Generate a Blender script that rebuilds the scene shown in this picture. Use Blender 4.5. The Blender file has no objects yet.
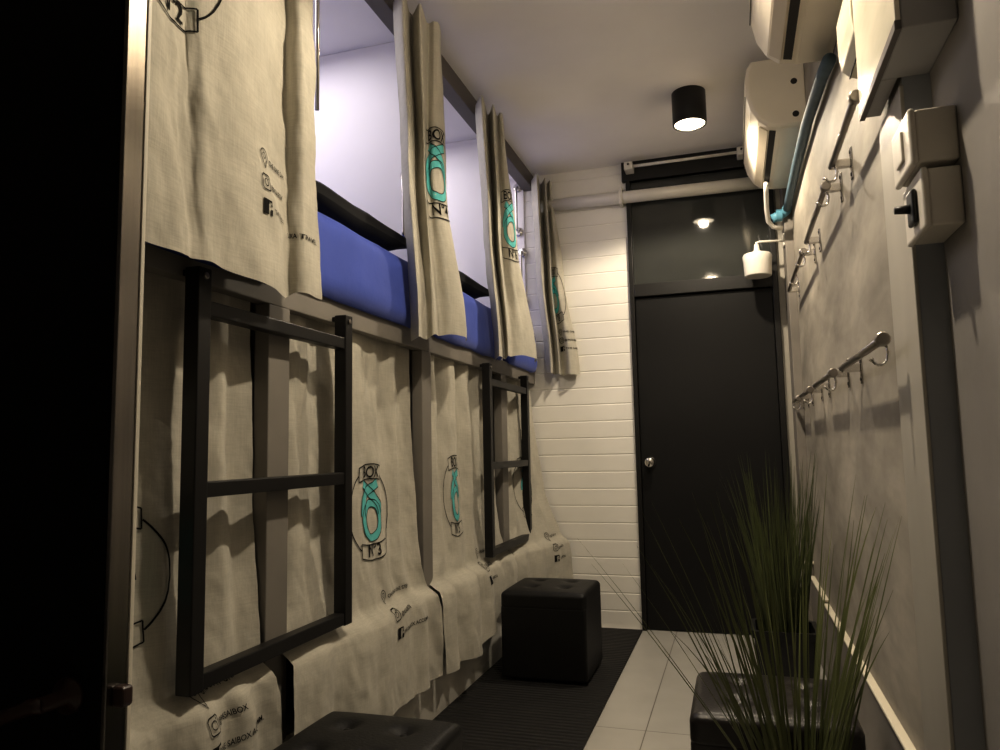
import bpy, bmesh, math, random
from mathutils import Vector, Matrix, noise
PI = math.pi
scene = bpy.context.scene
C = scene.collection
rnd = random.Random(7)

# ------------------------------------------------------------------ materials
def mat(name, color, rough=.6, metal=0., spec=.5, var=0., vscale=6., bump=0., bscale=40., stretch=(1, 1, 1), detail=4., coat=0., emit=None, estr=0., sheen=0.):
    m = bpy.data.materials.new(name); m.use_nodes = True
    nt = m.node_tree; b = nt.nodes['Principled BSDF']
    c = (*color, 1.)
    b.inputs['Base Color'].default_value = c
    b.inputs['Roughness'].default_value = rough
    b.inputs['Metallic'].default_value = metal
    b.inputs['Specular IOR Level'].default_value = spec
    b.inputs['Coat Weight'].default_value = coat
    b.inputs['Sheen Weight'].default_value = sheen
    if emit:
        b.inputs['Emission Color'].default_value = (*emit, 1.); b.inputs['Emission Strength'].default_value = estr
    tc = nt.nodes.new('ShaderNodeTexCoord'); mp = nt.nodes.new('ShaderNodeMapping')
    mp.inputs['Scale'].default_value = stretch
    nt.links.new(tc.outputs['Object'], mp.inputs['Vector'])
    if var > 0:
        n = nt.nodes.new('ShaderNodeTexNoise'); n.inputs['Scale'].default_value = vscale; n.inputs['Detail'].default_value = detail
        nt.links.new(mp.outputs['Vector'], n.inputs['Vector'])
        r = nt.nodes.new('ShaderNodeValToRGB')
        r.color_ramp.elements[0].position = .3; r.color_ramp.elements[1].position = .7
        r.color_ramp.elements[0].color = (*[x*(1-var) for x in color], 1); r.color_ramp.elements[1].color = (*[min(1, x*(1+var)) for x in color], 1)
        nt.links.new(n.outputs['Fac'], r.inputs['Fac']); nt.links.new(r.outputs['Color'], b.inputs['Base Color'])
    if bump > 0:
        n2 = nt.nodes.new('ShaderNodeTexNoise'); n2.inputs['Scale'].default_value = bscale; n2.inputs['Detail'].default_value = 5
        nt.links.new(mp.outputs['Vector'], n2.inputs['Vector'])
        bp = nt.nodes.new('ShaderNodeBump'); bp.inputs['Strength'].default_value = bump; bp.inputs['Distance'].default_value = .01
        nt.links.new(n2.outputs['Fac'], bp.inputs['Height']); nt.links.new(bp.outputs['Normal'], b.inputs['Normal'])
    return m

def linen():
    m = mat('linen', (.475, .45, .385), .9, spec=.15, var=.09, vscale=7, bump=.55, bscale=11, sheen=.1)
    nt = m.node_tree; b = nt.nodes['Principled BSDF']
    # slub weave: fine horizontal and vertical threads
    tc = nt.nodes.new('ShaderNodeTexCoord'); ramp_link = b.inputs['Base Color'].links[0].from_socket
    out = ramp_link
    for sc in ((20, 20, 420), (300, 300, 14)):
        mp = nt.nodes.new('ShaderNodeMapping'); mp.inputs['Scale'].default_value = sc
        nt.links.new(tc.outputs['Object'], mp.inputs['Vector'])
        n = nt.nodes.new('ShaderNodeTexNoise'); n.inputs['Scale'].default_value = 1.; n.inputs['Detail'].default_value = 2
        nt.links.new(mp.outputs['Vector'], n.inputs['Vector'])
        mr = nt.nodes.new('ShaderNodeMapRange'); mr.inputs['From Min'].default_value = .3; mr.inputs['From Max'].default_value = .7
        mr.inputs['To Min'].default_value = .93; mr.inputs['To Max'].default_value = 1.05
        nt.links.new(n.outputs['Fac'], mr.inputs['Value'])
        mx = nt.nodes.new('ShaderNodeMix'); mx.data_type = 'RGBA'; mx.blend_type = 'MULTIPLY'; mx.inputs[0].default_value = 1.
        nt.links.new(out, mx.inputs[6]); nt.links.new(mr.outputs['Result'], mx.inputs[7]); out = mx.outputs[2]
    nt.links.new(out, b.inputs['Base Color'])
    return m

def concrete():
    m = mat('polished_concrete', (.36, .33, .28), .66, spec=.2)
    nt = m.node_tree; b = nt.nodes['Principled BSDF']; tc = nt.nodes.new('ShaderNodeTexCoord')
    out = None
    for sc, st, lo, hi in (((1.2, .45, 1.1), 1.6, .66, 1.22), ((4, 1.3, 3.6), 1.5, .78, 1.17), ((14, 4.5, 11), 2, .93, 1.07)):
        mp = nt.nodes.new('ShaderNodeMapping'); mp.inputs['Scale'].default_value = sc; nt.links.new(tc.outputs['Object'], mp.inputs['Vector'])
        n = nt.nodes.new('ShaderNodeTexNoise'); n.inputs['Scale'].default_value = st; n.inputs['Detail'].default_value = 6; n.inputs['Distortion'].default_value = .6
        nt.links.new(mp.outputs['Vector'], n.inputs['Vector'])
        mr = nt.nodes.new('ShaderNodeMapRange'); mr.inputs['From Min'].default_value = .32; mr.inputs['From Max'].default_value = .68
        mr.inputs['To Min'].default_value = lo; mr.inputs['To Max'].default_value = hi
        nt.links.new(n.outputs['Fac'], mr.inputs['Value'])
        mx = nt.nodes.new('ShaderNodeMix'); mx.data_type = 'RGBA'; mx.blend_type = 'MULTIPLY'; mx.inputs[0].default_value = 1.
        if out: nt.links.new(out, mx.inputs[6])
        else: mx.inputs[6].default_value = (.36, .33, .28, 1)
        nt.links.new(mr.outputs['Result'], mx.inputs[7]); out = mx.outputs[2]
    nt.links.new(out, b.inputs['Base Color'])
    return m

def tiles():
    m = mat('floor_tile', (.46, .44, .40), .35, spec=.4)
    nt = m.node_tree; b = nt.nodes['Principled BSDF']; tc = nt.nodes.new('ShaderNodeTexCoord')
    mp = nt.nodes.new('ShaderNodeMapping'); mp.inputs['Location'].default_value = (.38+1.2, -2.97+3.2, 0)
    nt.links.new(tc.outputs['Object'], mp.inputs['Vector'])
    br = nt.nodes.new('ShaderNodeTexBrick'); br.offset = 0; br.squash = 1
    br.inputs['Scale'].default_value = 1; br.inputs['Brick Width'].default_value = .6; br.inputs['Row Height'].default_value = 1.6
    br.inputs['Mortar Size'].default_value = .0022; br.inputs['Mortar Smooth'].default_value = .1
    br.inputs['Color1'].default_value = (.47, .45, .41, 1); br.inputs['Color2'].default_value = (.44, .425, .39, 1); br.inputs['Mortar'].default_value = (.16, .145, .12, 1)
    nt.links.new(mp.outputs['Vector'], br.inputs['Vector'])
    n = nt.nodes.new('ShaderNodeTexNoise'); n.inputs['Scale'].default_value = 5; n.inputs['Detail'].default_value = 6
    mr = nt.nodes.new('ShaderNodeMapRange'); mr.inputs['To Min'].default_value = .85; mr.inputs['To Max'].default_value = 1.12
    nt.links.new(tc.outputs['Object'], n.inputs['Vector']); nt.links.new(n.outputs['Fac'], mr.inputs['Value'])
    mx = nt.nodes.new('ShaderNodeMix'); mx.data_type = 'RGBA'; mx.blend_type = 'MULTIPLY'; mx.inputs[0].default_value = 1.
    nt.links.new(br.outputs['Color'], mx.inputs[6]); nt.links.new(mr.outputs['Result'], mx.inputs[7]); nt.links.new(mx.outputs[2], b.inputs['Base Color'])
    return m

M = dict(
    linen=linen(), concrete=concrete(), tile=tiles(),
    ceiling=mat('ceiling_paint', (.90, .87, .84), .85, var=.04, vscale=2),
    plank=mat('white_plank_paint', (.85, .825, .77), .5, spec=.35, var=.03, vscale=4),
    white=mat('white_laminate', (.86, .83, .85), .5, var=.02, vscale=3),
    base=mat('white_board', (.80, .77, .70), .55, var=.05, vscale=5),
    grey=mat('grey_board', (.20, .183, .16), .6, var=.06, vscale=7),
    beam=mat('dark_grey_beam', (.10, .088, .08), .6, var=.06, vscale=7),
    trim=mat('pale_trim', (.42, .395, .345), .45, var=.10, vscale=5, stretch=(1, 1, .3)),
    nearwall=mat('near_wall_plaster', (.28, .262, .24), .7, var=.16, vscale=2.2, bump=.1, bscale=14),
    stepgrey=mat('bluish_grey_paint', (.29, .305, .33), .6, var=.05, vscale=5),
    lowwall=mat('skirting_grey', (.22, .20, .175), .6, var=.15, vscale=4),
    ledge=mat('ledge_cream', (.78, .72, .58), .4, var=.04, vscale=9),
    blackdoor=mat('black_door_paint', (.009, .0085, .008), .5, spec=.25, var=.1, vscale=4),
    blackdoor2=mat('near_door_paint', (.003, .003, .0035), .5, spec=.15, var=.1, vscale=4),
    edge=mat('door_edge_metal', (.30, .28, .26), .2, metal=1., var=.12, vscale=3, stretch=(40, 40, 1)),
    seal=mat('cream_edge_strip', (.72, .68, .58), .5, var=.03),
    steel=mat('black_steel', (.008, .007, .0065), .42, spec=.35, var=.1, vscale=12),
    chrome=mat('chrome', (.72, .70, .67), .16, metal=1., var=.03),
    brushed=mat('brushed_steel', (.36, .33, .30), .3, metal=1., var=.06, vscale=14),
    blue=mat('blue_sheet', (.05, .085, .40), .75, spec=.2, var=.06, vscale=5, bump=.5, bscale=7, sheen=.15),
    deepblue=mat('deep_blue_sheet', (.018, .028, .12), .8, spec=.2, var=.06, vscale=5, bump=.4, bscale=7),  # same blue sheet, with the shade below the curtain hem put into its colour
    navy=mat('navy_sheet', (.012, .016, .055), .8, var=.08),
    pillow=mat('black_pillowcase', (.008, .008, .009), .8, spec=.2, var=.1, bump=.2, bscale=10),
    leather=mat('black_leather', (.006, .0055, .005), .5, spec=.3, var=.1, vscale=20, bump=.12, bscale=120),
    leather2=mat('brown_black_leather', (.013, .010, .009), .38, spec=.4, var=.1, vscale=20, bump=.12, bscale=120),
    ac=mat('cream_plastic', (.84, .77, .64), .35, spec=.4, var=.03),
    ac2=mat('cream_plastic_louver', (.66, .58, .45), .4, var=.03),
    dark=mat('dark_slot', (.02, .016, .013), .7, var=.1),
    bluepipe=mat('blue_grey_insulation', (.085, .13, .16), .6, var=.12, vscale=15),
    bluejoint=mat('light_blue_pvc', (.13, .33, .43), .4, var=.04),
    pvc=mat('white_pvc', (.72, .69, .63), .4, var=.03),
    glass=mat('dark_transom_glass', (.052, .054, .050), .05, spec=.5, var=.2, vscale=1.6),
    frame=mat('black_frame', (.011, .010, .009), .4, spec=.4, var=.1),
    mat=mat('black_rubber_mat', (.012, .011, .010), .7, spec=.3, var=.2, vscale=9),
    ink=mat('black_ink', (.012, .011, .010), .9, spec=.1, var=.1),
    teal=mat('turquoise_ink', (.13, .47, .47), .9, spec=.1, var=.1, vscale=30),
    cabinet=mat('light_grey_enamel', (.34, .335, .335), .5, var=.04),
    socket=mat('switch_box_plastic', (.68, .64, .57), .4, var=.03),
    plug=mat('black_plug', (.012, .012, .012), .45, var=.05),
    tube=mat('frosted_cover', (.70, .66, .54), .25, spec=.5, var=.18, vscale=7, stretch=(1, .4, 1)),
    emit=mat('lamp_diffuser', (1, .9, .75), .5, emit=(1., .86, .64), estr=14., var=.01),
    pot=mat('black_pot', (.010, .010, .010), .4, spec=.4, var=.1),
    soil=mat('dark_soil', (.02, .014, .009), .95, var=.4, vscale=40),
    grass=mat('artificial_grass', (.15, .17, .065), .5, spec=.3, var=.35, vscale=3),
    grass2=mat('dark_artificial_grass', (.075, .09, .034), .5, spec=.3, var=.35, vscale=3),
    latch=mat('dark_brown_latch', (.030, .012, .008), .4, var=.1),
)
# ribs of the rubber mat run across the corridor
nt = M['mat'].node_tree; w = nt.nodes.new('ShaderNodeTexWave'); w.bands_direction = 'Y'; w.inputs['Scale'].default_value = 10.
tc = nt.nodes.new('ShaderNodeTexCoord'); nt.links.new(tc.outputs['Object'], w.inputs['Vector'])
bp = nt.nodes.new('ShaderNodeBump'); bp.inputs['Strength'].default_value = .9; bp.inputs['Distance'].default_value = .006
nt.links.new(w.outputs['Fac'], bp.inputs['Height']); nt.links.new(bp.outputs['Normal'], nt.nodes['Principled BSDF'].inputs['Normal'])

# ------------------------------------------------------------------ helpers
def obj(name, bm, m, parent=None, smooth=False, bevel=0., seg=2):
    me = bpy.data.meshes.new(name); bmesh.ops.recalc_face_normals(bm, faces=bm.faces[:]) if smooth != 'keep' else None
    bm.to_mesh(me); bm.free()
    o = bpy.data.objects.new(name, me); C.objects.link(o)
    me.materials.append(M[m])
    if smooth:
        for p in me.polygons: p.use_smooth = True
    if bevel:
        b = o.modifiers.new('bevel', 'BEVEL'); b.width = bevel; b.segments = seg; b.limit_method = 'ANGLE'; b.angle_limit = .6
    if parent:
        o.parent = parent; o.matrix_parent_inverse = Matrix.Translation(-parent.location) if parent.type == 'EMPTY' and parent.parent is None else Matrix()
        # keep world placement: meshes are authored in world coordinates
        if parent.type == 'MESH':
            o.matrix_parent_inverse = Matrix()
    return o
def thing(name, loc, label, cat, group=None):
    o = bpy.data.objects.new(name, None); C.objects.link(o); o.location = loc; o.empty_display_size = .1
    o['label'] = label; o['category'] = cat
    if group: o['group'] = group
    return o
def tag(o, label, cat, group=None):
    o['label'] = label; o['category'] = cat
    if group: o['group'] = group
    return o
def struct(o, label=None):
    o['kind'] = 'structure'
    if label: o['label'] = label
    return o
def box(bm, x0, x1, y0, y1, z0, z1):
    r = bmesh.ops.create_cube(bm, size=1.)
    bmesh.ops.scale(bm, vec=(x1-x0, y1-y0, z1-z0), verts=r['verts'])
    bmesh.ops.translate(bm, vec=((x0+x1)/2, (y0+y1)/2, (z0+z1)/2), verts=r['verts'])
    return bm
def B(*a): return box(bmesh.new(), *a)
def tube(bm, pts, r, n=10, closed=False):
    pts = [Vector(p) for p in pts]; rings = []; N = len(pts)
    up = None
    for i, p in enumerate(pts):
        if closed: t = (pts[(i+1) % N]-pts[i-1]).normalized()
        else: t = (pts[min(i+1, N-1)]-pts[max(i-1, 0)]).normalized()
        if up is None: up = t.orthogonal().normalized()
        up = (up-t*up.dot(t)).normalized(); s = t.cross(up)
        rr = r[i] if isinstance(r, (list, tuple)) else r
        rings.append([bm.verts.new(p+(up*math.cos(2*PI*k/n)+s*math.sin(2*PI*k/n))*rr) for k in range(n)])
    for i in range(N if closed else N-1):
        a, b = rings[i], rings[(i+1) % N]
        for k in range(n): bm.faces.new((a[k], a[(k+1) % n], b[(k+1) % n], b[k]))
    if not closed:
        bm.faces.new(rings[0][::-1]); bm.faces.new(rings[-1])
    return bm
def T(pts, r, n=10): return tube(bmesh.new(), pts, r, n)
def lathe(bm, c, prof, n=32, axis='z'):
    c = Vector(c); rings = []
    for r, h in prof:
        ring = []
        for k in range(n):
            a = 2*PI*k/n; x, y = r*math.cos(a), r*math.sin(a)
            v = {'z': (x, y, h), 'x': (h, x, y), 'y': (x, h, y)}[axis]
            ring.append(bm.verts.new(c+Vector(v)))
        rings.append(ring)
    for a, b in zip(rings, rings[1:]):
        for k in range(n): bm.faces.new((a[k], a[(k+1) % n], b[(k+1) % n], b[k]))
    bm.faces.new(rings[0][::-1]); bm.faces.new(rings[-1])
    return bm
def prism_y(bm, prof, y0, y1):          # closed (x,z) profile swept along y
    a = [bm.verts.new((x, y0, z)) for x, z in prof]; b = [bm.verts.new((x, y1, z)) for x, z in prof]
    n = len(prof)
    for k in range(n): bm.faces.new((a[k], a[(k+1) % n], b[(k+1) % n], b[k]))
    bm.faces.new(a[::-1]); bm.faces.new(b); return bm
def arc(c, r, a0, a1, n, plane='yz'):
    out = []
    for i in range(n+1):
        a = a0+(a1-a0)*i/n; p, q = r*math.cos(a), r*math.sin(a)
        out.append(Vector(c)+Vector({'yz': (0, p, q), 'xz': (p, 0, q), 'xy': (p, q, 0)}[plane]))
    return out
def sstep(t): return t*t*(3-2*t)
def catmull(P, t):
    n = len(P)-1; f = min(max(t, 0), 1)*n; i = min(int(f), n-1); f -= i
    p = [P[max(0, min(n, i+k))] for k in (-1, 0, 1, 2)]
    return tuple(.5*(2*b+(c-a)*f+(2*a-5*b+4*c-d)*f*f+(3*b-a-3*c+d)*f**3) for a, b, c, d in zip(*p))

# ------------------------------------------------------------------ room shell
YB = 4.56; H = 2.87; Y0 = -1.3
struct(obj('floor', B(-3.3, .6, Y0, YB+.1, -.1, 0), 'tile'), 'pale grey square floor tiles with thin dark joints')
struct(obj('ceiling', B(-3.3, .6, Y0, YB+.1, H, H+.1), 'ceiling'), 'plain pale ceiling')
struct(obj('wall_left', B(-3.3, -3.2, Y0, YB+.1, 0, H), 'white'))
struct(obj('wall_front', B(-3.3, .6, Y0-.1, Y0, 0, H), 'nearwall'))
def planked(x0, x1):
    bm = bmesh.new(); prof = []; z = 0.; p = .104
    y = YB
    prof.append((y+.08, 0))
    k = 0
    while z < H-1e-6:
        z1 = min(z+p, H)
        if k: prof += [(y+.003, z-.0012), (y+.003, z+.0012), (y, z+.005)]
        else: prof.append((y, 0))
        prof.append((y, z1-.006) if z1 < H else (y, H)); z = z1; k += 1
    prof.append((y+.08, H))
    a = [bm.verts.new((x0, q, z)) for q, z in prof]; b = [bm.verts.new((x1, q, z)) for q, z in prof]
    for i in range(len(prof)-1): bm.faces.new((a[i], b[i], b[i+1], a[i+1]))
    bm.faces.new((a[-1], b[-1], b[0], a[0])); bm.faces.new(a); bm.faces.new(b[::-1])
    return bm
struct(obj('wall_back', planked(-3.2, -.578), 'plank'), 'white horizontal plank wall beside the black door')
bm = B(.285, .42, YB, YB+.08, 0, H); struct(obj('wall_back', bm, 'trim'))
struct(obj('wall_right', B(.37, .6, 1.66, YB+.1, 0, H), 'concrete'), 'polished concrete wall with hook rails')
struct(obj('wall_right', B(.42, .6, Y0, 1.66, 0, H), 'nearwall'), 'nearer brownish grey wall set slightly back')
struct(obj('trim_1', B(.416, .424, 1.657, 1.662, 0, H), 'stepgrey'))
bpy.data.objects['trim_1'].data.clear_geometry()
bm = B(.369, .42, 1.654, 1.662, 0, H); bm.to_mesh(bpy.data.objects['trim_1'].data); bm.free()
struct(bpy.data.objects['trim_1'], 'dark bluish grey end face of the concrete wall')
struct(obj('trim_2', B(.362, .372, 1.654, 1.885, 0, 1.82), 'trim', bevel=.002), 'smooth pale vertical band at the end of the concrete wall')
struct(obj('trim_3', B(.325, .372, 4.36, YB+.02, 0, H), 'lowwall', bevel=.004), 'narrow pilaster between concrete wall and door')
bm = bmesh.new(); prism_y(bm, [(.372, 0), (.350, 0), (.350, .352), (.372, .352)], 1.89, 3.72)
prism_y(bm, [(.372, 0), (.350, 0), (.350, .368), (.372, .368)], 3.70, 4.355)
struct(obj('baseboard_right', bm, 'lowwall'), 'grey skirting below the cream ledge')
bm = B(.346, .371, 1.89, 3.72, .3525, .362); box(bm, .346, .371, 3.70, 4.355, .3685, .378); box(bm, .30, .371, 4.335, 4.357, .44, .455)
struct(obj('trim_4', bm, 'ledge', bevel=.003), 'thin cream ledge along the foot of the concrete wall')

# ------------------------------------------------------------------ back door, transom
d = bpy.data.objects.new('door_1', None); C.objects.link(d); d.location = (-.14, YB, 0); struct(d, 'closed black door with round steel knob')
obj('door_leaf', B(-.548, .252, YB-.005, YB+.03, .006, 2.0), 'blackdoor', d, bevel=.003)
fr = B(-.578, -.55, YB-.03, YB+.06, 0, 2.79); box(fr, .254, .287, YB-.03, YB+.06, 0, 2.79); box(fr, -.55, .254, YB-.03, YB+.06, 2.005, 2.085); box(fr, -.55, .254, YB-.03, YB+.06, 2.745, 2.79)
obj('door_frame', fr, 'frame', d, bevel=.004)
kn = lathe(bmesh.new(), (-.493, YB-.005, .99), [(.032, 0), (.032, -.006), (.014, -.010), (.012, -.03), (.026, -.038), (.031, -.052), (.027, -.066), (.014, -.072)], 24, 'y')
obj('handle', kn, 'chrome', d, smooth=True)
wn = bpy.data.objects.new('window_1', None); C.objects.link(wn); wn.location = (-.14, YB, 2.085); struct(wn, 'dark glass transom above the black door')
obj('pane', B(-.55, .254, YB+.01, YB+.02, 2.085, 2.745), 'glass', wn)
obj('sash', B(-.55, .254, YB+.03, YB+.05, 2.085, 2.745), 'dark', wn)
struct(obj('trim_5', B(-.60, .36, YB-.035, YB, 2.745, H), 'frame', bevel=.003), 'black header board above the transom')
struct(obj('wall_back', B(-.58, .42, YB+.06, YB+.1, 0, H), 'dark'))

# ------------------------------------------------------------------ near black door at the left edge
d = bpy.data.objects.new('door_2', None); C.objects.link(d); d.location = (-.87, .89, 0); struct(d, 'open black door close to the camera, seen edge on')
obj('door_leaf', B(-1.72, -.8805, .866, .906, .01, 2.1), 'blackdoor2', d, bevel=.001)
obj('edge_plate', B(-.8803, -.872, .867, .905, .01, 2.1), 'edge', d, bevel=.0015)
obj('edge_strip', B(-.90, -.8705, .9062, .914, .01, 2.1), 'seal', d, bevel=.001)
bm = lathe(bmesh.new(), (-.935, .866, .74), [(.026, 0), (.026, -.008), (.012, -.012), (.011, -.05)], 20, 'y')
tube(bm, [(-.935, .82, .74), (-.95, .812, .738), (-1.0, .812, .72), (-1.03, .815, .70)], [.011, .011, .010, .009])
obj('handle', bm, 'latch', d, smooth=True)
bm = B(-.874, -.852, .878, .900, .722, .752)
obj('latch', bm, 'latch', d, bevel=.006, seg=3)

# ------------------------------------------------------------------ bunk carcass
bf = thing('bunk_bed', (-1.22, 2.8, 0), 'built-in two-tier bunk carcass of grey boards and white partitions along the left side', 'bunk bed')
PA, PB, PC = (1.715, 1.815), (2.755, 2.85), (3.83, 3.93)
YN = .93
obj('top_beam', B(-1.25, -1.18, YN, YB-.001, 2.775, H-.001), 'beam', bf, bevel=.003)
obj('front_board', B(-1.245, -1.205, YN, YB-.001, 1.495, 1.575), 'grey', bf, bevel=.003)
obj('bed_deck', B(-3.19, -1.25, YN, YB-.001, 1.52, 1.575), 'white', bf)
obj('base_panel', B(-1.235, -1.215, YN, YB-.001, .001, .28), 'base', bf)
obj('lower_deck', B(-3.19, -1.215, YN, YB-.001, .28, .31), 'base', bf)
for p in (PA, PB, PC):
    obj('post', B(-1.25, -1.203, *p, .31, 1.4945), 'grey', bf, bevel=.003)
    obj('upper_post', B(-1.25, -1.215, p[0]+.02, p[1]-.02, 1.5755, 2.7745), 'white', bf, bevel=.003)
    ym = sum(p)/2
    obj('partition', B(-3.19, -1.2505, ym-.012, ym+.012, 1.5755, H-.001), 'white', bf)
    obj('lower_partition', B(-3.19, -1.2505, ym-.012, ym+.012, .3105, 1.5195), 'grey', bf)
obj('end_panel', B(-3.19, -1.2, YN-.02, YN-.0005, .001, H-.001), 'grey', bf)
obj('back_lining', B(-3.19, -1.2505, YB-.012, YB-.0015, 1.5755, H-.001), 'white', bf)

# mattresses (upper): soft rounded block with creased front
def soft_block(x0, x1, y0, y1, z0, z1, r=.06, amp=.008, droop=.03, seed=0):
    bm = bmesh.new(); 
    bmesh.ops.create_cube(bm, size=1.)
    bmesh.ops.subdivide_edges(bm, edges=bm.edges[:], cuts=15, use_grid_fill=True)
    cx, cy, cz = (x0+x1)/2, (y0+y1)/2, (z0+z1)/2; h = Vector(((x1-x0)/2, (y1-y0)/2, (z1-z0)/2))
    for v in bm.verts:
        q = Vector((v.co.x*2, v.co.y*2, v.co.z*2))
        # concentrate the grid near the borders so that the rounding reads
        for i in range(3): q[i] = math.copysign(1-(1-abs(q[i]))**1.6, q[i])
        p = Vector((q.x*h.x, q.y*h.y, q.z*h.z)); inner = Vector([max(-(h[i]-r), min(h[i]-r, p[i])) for i in range(3)])
        dlt = p-inner
        if dlt.length > 1e-6: p = inner+dlt.normalized()*min(r, dlt.length) if dlt.length > r else p
        w = Vector((cx, cy, cz))+p
        nv = noise.noise(w*5+Vector((seed, 0, 0)))*amp+noise.noise(Vector((w.x*6, w.y*22+w.z*9, w.z*6+seed)))*amp*.6
        w += (p.normalized())*(nv-amp*.6)
        if w.x > x1-.06 and z0 > 1: w.z -= droop*min(1, (w.x-x1+.06)/.03)*max(0, min(1, ((z0+z1)/2+.05-w.z)/.08))
        v.co = w
    return bm
bays = [(YN+.01, 1.745), (1.795, 2.775), (2.825, 3.855), (3.905, YB-.015)]
names = ['dark blue sheeted mattress behind the flat drawn curtain, hanging just below its hem', 'blue sheeted mattress with long black pillow in second upper bunk',
         'blue sheeted mattress in third upper bunk, between the second and third gathered curtains', 'blue sheeted mattress in the last upper bunk by the plank wall']
for i, (a, b) in enumerate(bays):
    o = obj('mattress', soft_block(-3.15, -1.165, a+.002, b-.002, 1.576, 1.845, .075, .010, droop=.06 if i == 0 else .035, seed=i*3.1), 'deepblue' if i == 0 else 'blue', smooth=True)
    tag(o, names[i], 'mattress', 'upper bunk mattresses')
for i, (a, b) in enumerate(bays):
    if i > 1: continue
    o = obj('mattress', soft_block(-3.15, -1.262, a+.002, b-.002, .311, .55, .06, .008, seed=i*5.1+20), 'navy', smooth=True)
    tag(o, ['dark navy mattress in the lower bunk behind the first ladder, near side', 'dark navy mattress in the lower bunk right of the grey post behind the first ladder'][i], 'mattress', 'navy lower mattresses')
# pillows
def pillow(x0, x1, y0, y1, z0, z1, seed):
    bm = bmesh.new(); bmesh.ops.create_cube(bm, size=2.); bmesh.ops.subdivide_edges(bm, edges=bm.edges[:], cuts=13, use_grid_fill=True)
    c = Vector(((x0+x1)/2, (y0+y1)/2, (z0+z1)/2)); h = Vector(((x1-x0)/2, (y1-y0)/2, (z1-z0)/2))
    for v in bm.verts:
        x, y, z = v.co
        th = max(.06, (1-abs(x)**3.2)*(1-abs(y)**4))**.5
        p = Vector((x*(1-.05*(1-abs(y))), y*(1-.04*(1-abs(x))), z*th))
        w = Vector((p.x*h.x, p.y*h.y, p.z*h.z))+c
        w.z += noise.noise(w*7+Vector((seed, 0, 0)))*.018*th
        v.co = w
    return bm
for i, (y0, y1, l) in enumerate(((1.86, 2.64, 'black pillow lying on the blue mattress between printed flat curtain and curtain number 4'),
                                 (2.90, 3.66, 'black pillow on the blue mattress between curtain number 4 and the next gathered curtain'))):
    o = obj('pillow', pillow(-1.62, -1.20, y0, y1, 1.842, 1.972, i*4.), 'pillow', smooth=True); tag(o, l, 'pillow', 'black pillows on the upper bunks')

# ------------------------------------------------------------------ ladders
def ladder(ya, yb, label):
    t = thing('bunk_ladder', (-1.17, (ya+yb)/2+.02, .56), label, 'ladder', 'black steel bunk ladders')
    x0, x1 = -1.191, -1.150
    for y in (ya, yb):
        obj('side_rail', B(x0, x1, y, y+.0435, .56, 1.515), 'steel', t, bevel=.003)
        obj('bracket', B(-1.2045, x0-.0005, y+.008, y+.034, 1.497, 1.512), 'steel', t, bevel=.002)
    for i, z in enumerate((.562, .985, 1.405)):
        obj('rung', B(x0+.003, x1-.003, ya+.044, yb-.0005, z, z+.036), 'steel', t, bevel=.003)
    for y in (ya, yb):
        obj('bolt', lathe(bmesh.new(), (x1, y+.021, 1.495), [(.008, 0), (.008, .004), (.004, .006)], 12, 'x'), 'brushed', t)
    return t
ladder(1.372, 2.041, 'nearer black steel ladder, larger, in front of the first printed lower curtains')
ladder(3.47, 4.165, 'farther black steel ladder near the black cube stool against the bunks')

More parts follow.
